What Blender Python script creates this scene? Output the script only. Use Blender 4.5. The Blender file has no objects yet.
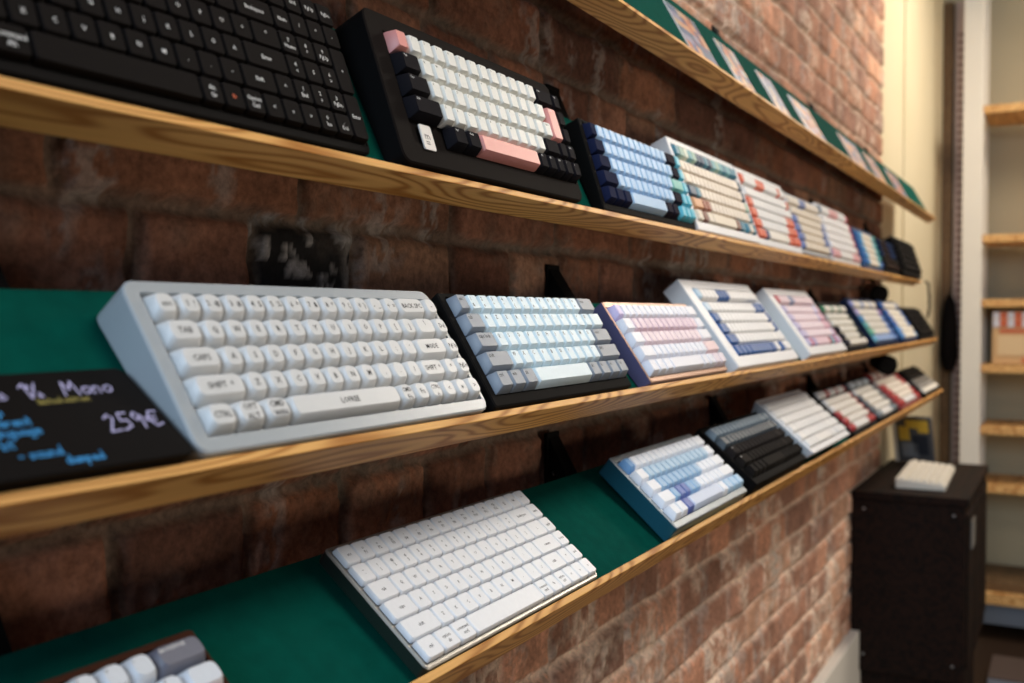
import bpy, bmesh, math, random
import numpy as np
from mathutils import Matrix, Vector, Euler

random.seed(7)
S = bpy.context.scene
COL = S.collection
R = math.radians
H0 = 1.45                      # camera height above the floor; heights below are given relative to the camera

# ------------------------------------------------------------------ camera
cd = bpy.data.cameras.new('camera')
cam = bpy.data.objects.new('camera', cd)
COL.objects.link(cam)
cd.sensor_width = 36.0
cd.lens = 1044.1 / 1024 * 36.0
cd.clip_start = 0.01
YAW, PIT = R(28.349), R(1.469)
fwd = Vector((math.cos(YAW) * math.cos(PIT), math.sin(YAW) * math.cos(PIT), -math.sin(PIT)))
cam.rotation_euler = fwd.to_track_quat('-Z', 'Y').to_euler()
cam.location = (0, 0, H0)
cd.dof.use_dof = True
cd.dof.focus_distance = 0.95
cd.dof.aperture_fstop = 5.6
S.camera = cam

# ------------------------------------------------------------------ world, lights, exposure
S.view_settings.view_transform = 'Standard'
S.view_settings.look = 'None'
S.view_settings.exposure = 0.12
S.view_settings.gamma = 1.0
S.view_settings.use_curve_mapping = False
W = bpy.data.worlds.new('world')
S.world = W
W.use_nodes = True
W.node_tree.nodes['Background'].inputs[0].default_value = (0.75, 0.82, 1.0, 1)
W.node_tree.nodes['Background'].inputs[1].default_value = 0.05

def area(name, loc, target, sx, sy, power, col):
    l = bpy.data.lights.new(name, 'AREA')
    l.shape = 'RECTANGLE'; l.size = sx; l.size_y = sy
    l.energy = power; l.color = col
    o = bpy.data.objects.new(name, l)
    COL.objects.link(o)
    o.location = loc
    o.rotation_euler = (Vector(target) - Vector(loc)).to_track_quat('-Z', 'Y').to_euler()
    return o
area('ceiling_light', (1.05, -0.62, 2.95), (1.15, 0.45, 1.3), 0.9, 0.5, 21, (1.0, 0.92, 0.82))
area('ceiling_light', (4.05, -0.45, 2.95), (3.4, 0.5, 1.2), 0.9, 0.6, 33, (1.0, 0.88, 0.74))
area('window_light', (-2.9, -0.45, 2.90), (1.0, 0.45, 1.40), 1.6, 1.6, 105, (0.62, 0.80, 1.0))
area('bounce_fill', (2.3, -2.7, 0.6), (2.3, 0.5, 1.2), 2.6, 1.0, 25, (1.0, 0.86, 0.68))  # added low fill, stands in for room bounce on the lip faces
area('ceiling_light', (4.85, -0.8, 2.95), (5.4, 0.0, 1.0), 0.4, 0.8, 14, (1.0, 0.90, 0.76))

# ------------------------------------------------------------------ helpers
def tag(o, label=None, cat=None, group=None, kind=None):
    if label: o['label'] = label
    if cat: o['category'] = cat
    if group: o['group'] = group
    if kind: o['kind'] = kind
    return o
def link(name, me, parent=None, loc=None, rot=None):
    o = bpy.data.objects.new(name, me)
    COL.objects.link(o)
    if parent: o.parent = parent
    if loc is not None: o.location = loc
    if rot is not None: o.rotation_euler = rot
    return o
def empty(name, loc, rot=(0, 0, 0)):
    o = link(name, None, None, loc, rot)
    o.empty_display_size = 0.05
    return o
class MB:
    """mesh builder"""
    def __init__(s): s.v = []; s.f = []; s.m = []; s.sm = []
    def add(s, vs, fs, mi=0, smooth=False):
        b = len(s.v); s.v += [tuple(v) for v in vs]
        for f in fs:
            s.f.append([b + i for i in f]); s.m.append(mi); s.sm.append(smooth)
        return s
    def box(s, x0, x1, y0, y1, z0, z1, mi=0, M=None, bev=0.0):
        bm = bmesh.new()
        bmesh.ops.create_cube(bm, size=1.0)
        for v in bm.verts:
            v.co = Vector(((x0 + x1) / 2 + v.co.x * (x1 - x0), (y0 + y1) / 2 + v.co.y * (y1 - y0), (z0 + z1) / 2 + v.co.z * (z1 - z0)))
        if bev > 0:
            bmesh.ops.bevel(bm, geom=bm.edges[:], offset=bev, segments=2, affect='EDGES', profile=0.5)
        if M is not None: bm.transform(M)
        bm.verts.ensure_lookup_table(); bm.verts.index_update()
        s.add([v.co for v in bm.verts], [[v.index for v in f.verts] for f in bm.faces], mi)
        bm.free(); return s
    def rings(s, rings, mi=0, cap0=True, cap1=True, smooth=True):
        n = len(rings[0]); vs = [p for r in rings for p in r]; fs = []
        for k in range(len(rings) - 1):
            for i in range(n):
                j = (i + 1) % n
                fs.append([k * n + i, k * n + j, (k + 1) * n + j, (k + 1) * n + i])
        if cap0: fs.append(list(range(n))[::-1])
        if cap1: fs.append([(len(rings) - 1) * n + i for i in range(n)])
        s.add(vs, fs, mi, smooth); return s
    def tube(s, pts, r, n=10, mi=0, caps=True):
        pts = [Vector(p) for p in pts]; rs = r if isinstance(r, (list, tuple)) else [r] * len(pts)
        rings = []; up = Vector((0.13, 0.31, 0.94))
        for i, p in enumerate(pts):
            t = (pts[min(i + 1, len(pts) - 1)] - pts[max(i - 1, 0)]).normalized()
            a = t.cross(up)
            if a.length < 1e-4: a = t.cross(Vector((1, 0, 0)))
            a.normalize(); b = t.cross(a)
            rings.append([p + (a * math.cos(2 * math.pi * k / n) + b * math.sin(2 * math.pi * k / n)) * rs[i] for k in range(n)])
        return s.rings(rings, mi, caps, caps)
    def mesh(s, name, mats, sharp=35):
        me = bpy.data.meshes.new(name)
        me.from_pydata(s.v, [], s.f); 
        me.polygons.foreach_set('material_index', s.m)
        me.polygons.foreach_set('use_smooth', s.sm)
        for m in (mats if isinstance(mats, (list, tuple)) else [mats]): me.materials.append(m)
        me.update()
        if any(s.sm): me.set_sharp_from_angle(angle=R(sharp))
        return me
    def build(s, name, mats, parent=None, loc=None, rot=None):
        return link(name, s.mesh(name, mats), parent, loc, rot)

def rrect(x0, x1, y0, y1, r, k=3):
    r = min(r, (x1 - x0) / 2 * .98, (y1 - y0) / 2 * .98); out = []
    for cx, cy, a0 in ((x1 - r, y0 + r, -90), (x1 - r, y1 - r, 0), (x0 + r, y1 - r, 90), (x0 + r, y0 + r, 180)):
        for i in range(k):
            a = R(a0 + 90.0 * i / (k - 1)); out.append((cx + r * math.cos(a), cy + r * math.sin(a)))
    return out

# ------------------------------------------------------------------ materials
MC = {}
def srgb(h):
    c = [int(h[i:i + 2], 16) / 255 for i in (0, 2, 4)]
    return tuple((x / 12.92 if x < .04045 else ((x + .055) / 1.055) ** 2.4) for x in c) + (1,)
def plastic(h, rough=0.5, metal=0.0, spec=0.5, grain=0.02, sub=0.0):
    if sum(srgb(h)[:3]) < .12: spec = min(spec, .10); rough = max(rough, .78)
    key = (h, rough, metal, spec, sub)
    if key in MC: return MC[key]
    m = bpy.data.materials.new('plastic_' + h); m.use_nodes = True
    nt = m.node_tree; b = nt.nodes['Principled BSDF']
    b.inputs['Roughness'].default_value = rough; b.inputs['Metallic'].default_value = metal
    b.inputs['Specular IOR Level'].default_value = spec
    tc = nt.nodes.new('ShaderNodeTexCoord'); n = nt.nodes.new('ShaderNodeTexNoise')
    n.inputs['Scale'].default_value = 220; n.inputs['Detail'].default_value = 2
    nt.links.new(tc.outputs['Object'], n.inputs['Vector'])
    mx = nt.nodes.new('ShaderNodeMix'); mx.data_type = 'RGBA'
    c = srgb(h)
    mx.inputs[6].default_value = tuple(x * (1 - grain * 2) for x in c[:3]) + (1,)
    mx.inputs[7].default_value = tuple(min(1, x * (1 + grain * 2)) for x in c[:3]) + (1,)
    nt.links.new(n.outputs['Fac'], mx.inputs[0]); nt.links.new(mx.outputs[2], b.inputs['Base Color'])
    if sub:
        b.inputs['Subsurface Weight'].default_value = sub
        b.inputs['Subsurface Radius'].default_value = (1, 1, 1); b.inputs['Subsurface Scale'].default_value = 0.006
    MC[key] = m; return m

def wood_mat(name, light, dark, scale=1.0, ring=9.0, rough=0.45):
    m = bpy.data.materials.new(name); m.use_nodes = True
    nt = m.node_tree; N = nt.nodes; L = nt.links; b = N['Principled BSDF']; b.inputs['Roughness'].default_value = rough; b.inputs['Specular IOR Level'].default_value = .14
    tc = N.new('ShaderNodeTexCoord'); mp = N.new('ShaderNodeMapping')
    mp.inputs['Scale'].default_value = (1.3 * scale, 13 * scale, 13 * scale)
    L.new(tc.outputs['Object'], mp.inputs['Vector'])
    n1 = N.new('ShaderNodeTexNoise'); n1.inputs['Scale'].default_value = 1.6; n1.inputs['Detail'].default_value = 1.5
    L.new(mp.outputs[0], n1.inputs['Vector'])
    mu = N.new('ShaderNodeMath'); mu.operation = 'MULTIPLY'; mu.inputs[1].default_value = ring * 6.28
    L.new(n1.outputs['Fac'], mu.inputs[0])
    si = N.new('ShaderNodeMath'); si.operation = 'SINE'; L.new(mu.outputs[0], si.inputs[0])
    ma = N.new('ShaderNodeMath'); ma.operation = 'MULTIPLY_ADD'; ma.inputs[1].default_value = .5; ma.inputs[2].default_value = .5
    L.new(si.outputs[0], ma.inputs[0])
    pw = N.new('ShaderNodeMath'); pw.operation = 'POWER'; pw.inputs[1].default_value = 2.2; L.new(ma.outputs[0], pw.inputs[0])
    mp2 = N.new('ShaderNodeMapping'); mp2.inputs['Scale'].default_value = (6, 240, 240); L.new(tc.outputs['Object'], mp2.inputs['Vector'])
    n2 = N.new('ShaderNodeTexNoise'); n2.inputs['Scale'].default_value = 2.0; n2.inputs['Detail'].default_value = 3
    L.new(mp2.outputs[0], n2.inputs['Vector'])
    mx = N.new('ShaderNodeMix'); mx.data_type = 'RGBA'; mx.inputs[6].default_value = srgb(light); mx.inputs[7].default_value = srgb(dark)
    ad = N.new('ShaderNodeMath'); ad.operation = 'MULTIPLY_ADD'; ad.inputs[1].default_value = .35; ad.use_clamp = True
    L.new(n2.outputs['Fac'], ad.inputs[0]); 
    ms = N.new('ShaderNodeMath'); ms.operation = 'MULTIPLY'; ms.inputs[1].default_value = .75; L.new(pw.outputs[0], ms.inputs[0])
    L.new(ms.outputs[0], ad.inputs[2]); L.new(ad.outputs[0], mx.inputs[0]); L.new(mx.outputs[2], b.inputs['Base Color'])
    bp = N.new('ShaderNodeBump'); bp.inputs['Strength'].default_value = .12; bp.inputs['Distance'].default_value = .002
    L.new(n2.outputs['Fac'], bp.inputs['Height']); L.new(bp.outputs[0], b.inputs['Normal'])
    return m
PINE = wood_mat('pine_wood', 'e6b068', 'a4692c', 1.0, 20.0)
PINE2 = wood_mat('pale_pine', 'e0b478', 'b07a42', 0.6)
DARKW = wood_mat('dark_stained_wood', '22120a', '0a0503', 1.0, 6, 0.7)
TRIMW = wood_mat('brown_trim_wood', '7a6044', '584028')

def noisy(name, c1, c2, scale, rough=.9, bump=.3, dist=.002, detail=6, sheen=0, stretch=(1, 1, 1)):
    m = bpy.data.materials.new(name); m.use_nodes = True
    nt = m.node_tree; N = nt.nodes; L = nt.links; b = N['Principled BSDF']; b.inputs['Roughness'].default_value = rough
    b.inputs['Specular IOR Level'].default_value = .06
    tc = N.new('ShaderNodeTexCoord'); mp = N.new('ShaderNodeMapping'); mp.inputs['Scale'].default_value = stretch
    L.new(tc.outputs['Object'], mp.inputs['Vector'])
    n = N.new('ShaderNodeTexNoise'); n.inputs['Scale'].default_value = scale; n.inputs['Detail'].default_value = detail
    L.new(mp.outputs[0], n.inputs['Vector'])
    mx = N.new('ShaderNodeMix'); mx.data_type = 'RGBA'; mx.inputs[6].default_value = srgb(c1); mx.inputs[7].default_value = srgb(c2)
    L.new(n.outputs['Fac'], mx.inputs[0]); L.new(mx.outputs[2], b.inputs['Base Color'])
    n2 = N.new('ShaderNodeTexNoise'); n2.inputs['Scale'].default_value = scale * 6; n2.inputs['Detail'].default_value = 3
    L.new(tc.outputs['Object'], n2.inputs['Vector'])
    bp = N.new('ShaderNodeBump'); bp.inputs['Strength'].default_value = bump; bp.inputs['Distance'].default_value = dist
    L.new(n2.outputs['Fac'], bp.inputs['Height']); L.new(bp.outputs[0], b.inputs['Normal'])
    return m
FELT = noisy('green_felt', '003c33', '004e43', 60, .95, .5, .0008)
PLASTER = noisy('cream_plaster', 'c6b999', 'cfc3a8', 3, .85, .1, .001)
PLASTER2 = noisy('cream_back_wall', 'a89c82', 'b4a88e', 2, .9, .1, .001)
WHITEP = noisy('white_painted_plaster', 'd8d0c4', 'e2dcd2', 3, .8, .1, .001)
FLOORM = noisy('dark_floor', '2c211a', '3a2c22', 2, .6, .1, .001)
BLACKM = plastic('0c0a09', .45, 0, .4)
STEEL = plastic('9a9a9a', .35, .8)

# ------------------------------------------------------------------ brick wall (real relief)
WY = 0.575
def vnoise(x, y, seed):
    rs = np.random.RandomState(seed); T = rs.rand(256, 256)
    xi = np.floor(x).astype(int); yi = np.floor(y).astype(int); fx = x - xi; fy = y - yi
    fx = fx * fx * (3 - 2 * fx); fy = fy * fy * (3 - 2 * fy)
    a = T[xi % 256, yi % 256]; b = T[(xi + 1) % 256, yi % 256]; c = T[xi % 256, (yi + 1) % 256]; d = T[(xi + 1) % 256, (yi + 1) % 256]
    return (a * (1 - fx) + b * fx) * (1 - fy) + (c * (1 - fx) + d * fx) * fy
def fbm(x, y, seed, o=4):
    s = 0; a = .5; t = 0
    for k in range(o):
        s = s + a * vnoise(x * 2 ** k, y * 2 ** k, seed + k); t += a; a *= .5
    return s / t
def brick_wall():
    z0, z1 = -0.915, 1.35
    xs = [0.0]
    while xs[-1] < 3.62: xs.append(xs[-1] + 0.0034 + 0.0022 * max(0, xs[-1] - .8))
    xs = np.array(xs); xs = xs * (3.62 / xs[-1]); zs = np.arange(z0, z1, 0.0046)
    X, Z = np.meshgrid(xs, zs, indexing='ij')
    wx = X + .010 * (fbm(X * 14, Z * 14, 3) - .5) + .006 * (fbm(X * 60, Z * 60, 5) - .5)
    wz = Z + .014 * (fbm(X * 9, Z * 9, 9) - .5) + .006 * (fbm(X * 60, Z * 60, 15) - .5)
    P = 0.0735; off = 0.0770 - 20 * P
    row = np.floor((wz - off) / P).astype(int); fz = (wz - off) / P - row
    rs = np.random.RandomState(11)
    Hh = np.zeros_like(X); colr = np.zeros(X.shape + (3,)); mort = np.zeros_like(X)
    pal = np.array([[.30, .125, .070], [.36, .155, .088], [.24, .10, .06], [.40, .185, .11], [.33, .145, .09], [.20, .09, .06], [.40, .21, .13]])
    for r in range(row.min(), row.max() + 1):
        sel = row == r
        if not sel.any(): continue
        k = (r - 19) % 3
        edges = [-0.3 + rs.rand() * .05]; 
        if r == 19: edges = [-.12, .0, .125, .255, .50 - .0, .64, .772, .90]      # the course behind the pale board: headers
        while edges[-1] < 3.9: edges.append(edges[-1] + ((.128 if k == 0 else .238) * (1 + .06 * (rs.rand() - .5))))
        if r == 19: edges = sorted([-.12, .02, .27, .508, .628, .757] + [e + .02 for e in edges if e > .85])
        e = np.array(edges); x = wx[sel]; i = np.clip(np.searchsorted(e, x) - 1, 0, len(e) - 2)
        dx = np.minimum(x - e[i], e[i + 1] - x); f = fz[sel]; dz = np.minimum(f, 1 - f) * P
        d = np.minimum(dx, dz) ; m = np.clip((.0075 - d) / .0035, 0, 1)
        bc = pal[rs.randint(0, len(pal), len(e))] * (.8 + .45 * rs.rand(len(e), 1))
        if r == 19: bc[4] = (.02, .018, .018); bc[3] = (.36, .16, .10); bc[2] = (.30, .13, .08)
        bh = (rs.rand(len(e)) - .5) * .005
        c = bc[i]; h = .009 * np.clip((d - .004) / .006, 0, 1) ** .5 + bh[i] * (1 - m)
        colr[sel] = c; Hh[sel] = h; mort[sel] = m
    big = fbm(X * 5, Z * 5, 31); med = fbm(X * 22, Z * 22, 41, 5); fine = fbm(X * 90, Z * 90, 51, 3)
    colr *= (.40 + .72 * med)[..., None]
    low = np.clip((-.22 - Z) / .2, 0, 1) + np.clip((Z - .42) / .15, 0, .7)  # lightens brick clear of the shelves, standing in for light; more lime there too
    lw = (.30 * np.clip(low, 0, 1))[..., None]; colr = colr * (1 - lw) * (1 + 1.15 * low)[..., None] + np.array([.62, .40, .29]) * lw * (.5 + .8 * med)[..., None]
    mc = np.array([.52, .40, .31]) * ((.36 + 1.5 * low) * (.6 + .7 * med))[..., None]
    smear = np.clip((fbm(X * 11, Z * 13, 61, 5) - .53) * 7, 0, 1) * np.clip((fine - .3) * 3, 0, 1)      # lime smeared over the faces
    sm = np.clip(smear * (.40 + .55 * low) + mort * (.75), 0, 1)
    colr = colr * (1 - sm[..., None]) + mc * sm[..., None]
    bx_ = (X > .628) & (X < .757) & (Z > .0) & (Z < .08)
    fl = np.clip((fbm(X * 75, Z * 75, 91, 4) - .55) * 12, 0, 1) * bx_
    colr = colr * (1 - fl[..., None]) + np.array([.30, .28, .27]) * fl[..., None]; Hh += .002 * fl
    pale = np.clip((fbm(X * 17, Z * 9, 71, 4) - .60) * 10, 0, 1) * (fine > .45)
    colr = colr * (1 - .45 * pale[..., None]) + np.array([.42, .38, .35]) * .45 * pale[..., None]
    Hh += .0035 * (med - .5) + .0022 * (fine - .5) + .002 * smear - .004 * np.clip((fbm(X * 16, Z * 25, 81) - .66) * 8, 0, 1)
    Y = WY - Hh
    n, m_ = X.shape
    co = np.stack([X, Y, Z + H0], -1).reshape(-1, 3)
    idx = np.arange(n * m_).reshape(n, m_)
    q = np.stack([idx[:-1, :-1], idx[1:, :-1], idx[1:, 1:], idx[:-1, 1:]], -1).reshape(-1, 4)
    # closing rim to give the wall thickness
    me = bpy.data.meshes.new('wall_brick')
    base = len(co)
    corners = [(0, WY + .2, z0 + H0), (3.62, WY + .2, z0 + H0), (3.62, WY + .2, z1 + H0), (0, WY + .2, z1 + H0)]
    co = np.concatenate([co, np.array(corners)])
    faces = [tuple(f) for f in q]
    e_b = list(idx[:, 0]); e_r = list(idx[-1, :]); e_t = list(idx[::-1, -1]); e_l = list(idx[0, ::-1])
    faces += [tuple([base] + [base + 1] + e_b[::-1]), tuple([base + 1] + [base + 2] + e_r[::-1]),
              tuple([base + 2] + [base + 3] + e_t[::-1]), tuple([base + 3] + [base] + e_l[::-1]), (base + 3, base + 2, base + 1, base)]
    me.from_pydata(co.tolist(), [], faces)
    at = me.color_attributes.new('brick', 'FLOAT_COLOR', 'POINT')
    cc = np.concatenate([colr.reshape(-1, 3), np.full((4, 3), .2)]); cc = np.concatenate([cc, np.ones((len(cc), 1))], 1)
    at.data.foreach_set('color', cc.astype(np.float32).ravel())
    me.polygons.foreach_set('use_smooth', [True] * (len(faces) - 5) + [False] * 5)
    m = bpy.data.materials.new('old_brick'); m.use_nodes = True
    nt = m.node_tree; N = nt.nodes; L = nt.links; b = N['Principled BSDF']; b.inputs['Roughness'].default_value = .9; b.inputs['Specular IOR Level'].default_value = .25
    a = N.new('ShaderNodeAttribute'); a.attribute_name = 'brick'
    tc = N.new('ShaderNodeTexCoord')
    n1 = N.new('ShaderNodeTexNoise'); n1.inputs['Scale'].default_value = 130; n1.inputs['Detail'].default_value = 7; n1.inputs['Roughness'].default_value = .7
    L.new(tc.outputs['Object'], n1.inputs['Vector'])
    mr = N.new('ShaderNodeMapRange'); mr.inputs['From Min'].default_value = .3; mr.inputs['From Max'].default_value = .7
    mr.inputs['To Min'].default_value = .55; mr.inputs['To Max'].default_value = 1.4; L.new(n1.outputs['Fac'], mr.inputs['Value'])
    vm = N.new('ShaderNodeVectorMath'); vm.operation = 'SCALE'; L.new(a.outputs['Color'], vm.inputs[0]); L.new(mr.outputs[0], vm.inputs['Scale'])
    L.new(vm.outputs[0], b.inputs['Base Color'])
    bp = N.new('ShaderNodeBump'); bp.inputs['Strength'].default_value = .7; bp.inputs['Distance'].default_value = .002
    L.new(n1.outputs['Fac'], bp.inputs['Height']); L.new(bp.outputs[0], b.inputs['Normal'])
    me.materials.append(m); me.update()
    o = link('wall_left', me); tag(o, kind='structure')
brick_wall()

# ------------------------------------------------------------------ rest of the room shell
def struct(name, mb, mats): return tag(mb.build(name, mats), kind='structure')
struct('wall_plinth_left', MB().box(0, 3.66, WY - .035, WY + .2, 0, H0 - .915, bev=.003), WHITEP).name = 'trim_1'
struct('wall_back', MB().box(3.62, 4.2, WY + .008, WY + .2, 0, H0 + 1.6).box(4.2, 5.5, WY + .002, WY + .2, 0, H0 + 1.6), PLASTER).name = 'wall_left_plaster'
struct('wall_end', MB().box(5.5, 5.7, -3, WY + .2, 0, H0 + 1.6), PLASTER2).name = 'wall_end'
struct('floor', MB().box(-.5, 5.7, -3, WY + .2, -.05, 0), FLOORM)

# ------------------------------------------------------------------ sloping shelves
#        lip y, lip z, tilt, x0, x1
PLATE_R = .014; PLATE_L = .133
SH = {1: (.446, .3488, 61, .25, 4.02), 2: (.462, .1165, 65, .12, 3.77), 3: (.424, -.0799, 50.5, .12, 3.90), 4: (.411, -.2598, 37, .12, 3.95)}
SHL = {1: 'topmost sloping pine shelf lined with green felt, holding flat picture cards',
       2: 'second pine shelf from the top, with the full-size black keyboard at its left end',
       3: 'third pine shelf from the top, with the frosted keyboard and black price sign',
       4: 'lowest pine shelf, with the slim white keyboard on bare green felt'}
def shelf_frame(i):
    y, z, th, x0, x1 = SH[i]; c, s = math.cos(R(th)), math.sin(R(th))
    return Vector((0, y + s * PLATE_R, z - c * PLATE_R + H0)), R(th)
BRX = [.375, 1.15, 1.80, 2.56, 3.30]
for i in SH:
    P0, th = shelf_frame(i); x0, x1 = SH[i][3:]
    root = empty('sloping_shelf', P0 + Vector((x0, 0, 0)), (th, 0, 0)); Lx = x1 - x0
    tag(root, SHL[i], 'shelf', 'sloping pine display shelves on the brick wall')
    MB().box(0, Lx, .0, PLATE_L, -.012, -.0012).build('shelf_board', PINE, root)
    MB().box(0, Lx, -.007, 0, -.018, PLATE_R, bev=.0008).build('front_lip', PINE, root)
    MB().box(.001, Lx - .001, .0005, PLATE_L + .0005, -.0012, 0).build('felt_lining', FELT, root)
    # brackets: wall strap + arm under the board
    y, z, thd = SH[i][:3]
    c, s = math.cos(th), math.sin(th)
    for bx in BRX:
        if bx > x1: continue
        yb = P0.y + PLATE_L * c; zb = P0.z + PLATE_L * s
        br = empty('shelf_bracket', (bx, WY - .012, zb - .03))
        n_ = {1: 'top', 2: 'second', 3: 'third', 4: 'lowest'}[i]; k_ = ['first', 'second', 'third', 'fourth', 'fifth'][BRX.index(bx)]
        tag(br, 'black steel bracket under the %s shelf, %s from the left along it' % (n_, k_), 'bracket', 'black steel shelf brackets')
        wy = WY - .013 - (WY - .012)
        top = .030 + .047
        MB().box(-.018, .016, wy, wy + .005, -.03, top, bev=.001).build('wall_strap', BLACKM, br)
        ay, az = yb - (WY - .012), .03
        # arm polyline (y,z): wall top -> rear edge of board -> along underside to the lip
        u = (c, s); n = (-s, c); d = -.0125
        p = [(wy + .001, top - .004), (ay + .5 * d * n[0] * 0 + d * n[0], az + d * n[1]), (ay - .128 * c + d * n[0], az - .128 * s + d * n[1])]
        t = .010
        q = [(wy + .001, top - .004 - .034), (p[1][0] - t * n[0] + .001, p[1][1] - t * n[1] - .006), (p[2][0] - t * n[0], p[2][1] - t * n[1])]
        vs = []; 
        for xx in (-.014, .014):
            vs += [(xx, a, b_) for a, b_ in p] + [(xx, a, b_) for a, b_ in q]
        fs = [[0, 1, 4, 3], [1, 2, 5, 4], [6, 9, 10, 7], [7, 10, 11, 8], [0, 6, 7, 1], [1, 7, 8, 2], [3, 4, 10, 9], [4, 5, 11, 10], [0, 3, 9, 6], [2, 8, 11, 5]]
        MB().add(vs, fs).build('support_arm', BLACKM, br)
        sc = MB(); 
        for zz in (top - .018, top - .050):
            sc.rings([[(-.001 + .0035 * math.cos(a * .785), wy - e, zz + .0035 * math.sin(a * .785)) for a in range(8)] for e in (0, .0015)])
        sc.build('screw', STEEL, br)

# ------------------------------------------------------------------ text meshes (for key legends and writing)
TC = {}
def text_geo(s, size, bold=0.0):
    key = (s, bold)
    if key not in TC:
        cu = bpy.data.curves.new('t', 'FONT'); cu.body = s; cu.size = 1; cu.align_x = 'LEFT'; cu.resolution_u = 1; cu.offset = bold
        o = bpy.data.objects.new('t', cu); COL.objects.link(o)
        dg = bpy.context.evaluated_depsgraph_get(); dg.update()
        me = o.evaluated_get(dg).to_mesh()
        TC[key] = ([tuple(v.co) for v in me.vertices], [list(p.vertices) for p in me.polygons])
        o.to_mesh_clear(); bpy.data.objects.remove(o); bpy.data.curves.remove(cu)
    vs, fs = TC[key]
    return [(x * size, y * size) for x, y, z in vs], fs

# ------------------------------------------------------------------ keycaps
U = 0.01905
PROF = {  # height, side inset, back inset, front inset, base radius, top radius, shoulder
    'cherry': (.0094, .0025, .0008, .0038, .0007, .0013, .0004),
    'tall': (.0104, .0028, .0010, .0034, .0007, .0014, .0004),
    'low': (.0046, .0009, .0006, .0011, .0022, .0026, .0005),
    'moa': (.0092, .0024, .0018, .0030, .0030, .0046, .0012),
    'xda': (.0085, .0019, .0019, .0019, .0015, .0026, .0008)}
KC = {}
def keycap_mesh(prof, w, h, cap, leg, legend, lsize, k=1.0, lpos='tl'):
    ky = min(k, 1.03)
    key = (prof, w, h, cap.name, leg.name if leg else '', legend, round(k, 3), lsize)
    if key in KC: return KC[key]
    Hh, si, bi, fi, r0, r1, sh = PROF[prof]; g = .0004
    X1, Y1 = w * U * k, h * U * ky
    mb = MB(); kk = 4 if prof in ('moa', 'low') else 3
    def ring(z, a, b_, f_, r): return [(x, y, z) for x, y in rrect(a, X1 - a, f_, Y1 - b_, r, kk)]
    mb.rings([ring(0, g, g, g, r0), ring(Hh * .25, g + si * .12, g + bi * .12, g + fi * .12, r0),
              ring(Hh - sh, g + si - sh * .35, g + bi - sh * .3, g + fi - sh * .35, r1),
              ring(Hh, g + si + sh * .6, g + bi + sh * .6, g + fi + sh * .6, r1 * .8)], 0, True, True)
    mats = [cap]
    if legend and leg:
        mats.append(leg)
        lines = legend.split('|'); tx0 = g + si + .0012; tx1 = X1 - g - si - .001; ty1 = Y1 - bi - .0015; ty0 = fi + .001
        for li, s in enumerate(lines):
            sz = lsize
            vs, fs = text_geo(s, sz, .01)
            if not vs: continue
            wd = max(v[0] for v in vs); 
            if wd > tx1 - tx0: 
                q_ = (tx1 - tx0) / wd; vs = [(x * q_, y * q_) for x, y in vs]; wd *= q_; sz *= q_
            if lpos == 'c': ox = (X1 - wd) / 2; oy = (ty0 + ty1) / 2 - sz * .35 + (len(lines) - 1) * sz * .5 - li * sz * 1.1
            else: ox = tx0 + .0006; oy = ty1 - sz * .8 - li * sz * 1.15
            mb.add([(x + ox, y + oy, Hh + .00004) for x, y in vs], fs, 1)
    me = mb.mesh('keycap', mats, 40); KC[key] = me; return me

r65n = [1] * 13 + [2, 1]
L60 = [[1] * 13 + [2], [1.5] + [1] * 12 + [1.5], [1.75] + [1] * 11 + [2.25], [2.25] + [1] * 10 + [2.75], [1.25] * 3 + [6.25] + [1.25] * 4]
L65 = [[1] * 13 + [2, 1], [1.5] + [1] * 12 + [1.5, 1], [1.75] + [1] * 11 + [2.25, 1], [2.25] + [1] * 10 + [1.75, 1, 1], [1.25] * 3 + [6.25] + [1] * 6]
L65B = L65[:4] + [[1.25] * 3 + [6.25, 1.25, 1.25, -.5, 1, 1, 1]]
LBIG = [L65[0], [1.5] + [1] * 12 + [-.25, (1.25, 2), 1], [1.75] + [1] * 12 + [-1.25, 1], L65[3]] + [[-2.6, 1.25, 1.25, 5.9] + [1] * 5]
LF = [1] * 16
L96 = [[1] * 19, [1] * 13 + [2, 1, 1, 1, 1], [1.5] + [1] * 12 + [1.5, 1, 1, 1, (1, 2)], [1.75] + [1] * 11 + [2.25, 1, 1, 1],
       [2.25] + [1] * 10 + [1.75, 1, 1, 1, 1, (1, 2)], [1.25] * 3 + [6.25] + [1] * 8]
def keys_from(rows, fgap=0.0):
    out = []
    for r, row in enumerate(rows):
        u = 0; v = r + (fgap if r > 0 else 0)
        for c, w in enumerate(row):
            hh = 1
            if isinstance(w, tuple): w, hh = w
            if w > 0: out.append((r, c, u, v, w, hh))
            u += abs(w)
    return out

EN = {1: list('`1234567890-=') + ['Back', 'Del'], 2: ['Tab'] + list('QWERTYUIOP[]\\') + ['Home'], 3: ['Caps'] + list("ASDFGHJKL;'") + ['Enter', 'PgUp'],
      4: ['Shift'] + list('ZXCVBNM,./') + ['Shift', '^', 'End'], 5: ['Ctrl', 'Opt', 'Cmd', '', 'Alt', 'Fn', 'Ctrl', '<', 'v', '>']}
FROW = ['esc'] + ['F%d' % k for k in range(1, 13)] + ['Prt', 'Del', 'Ins']

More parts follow.
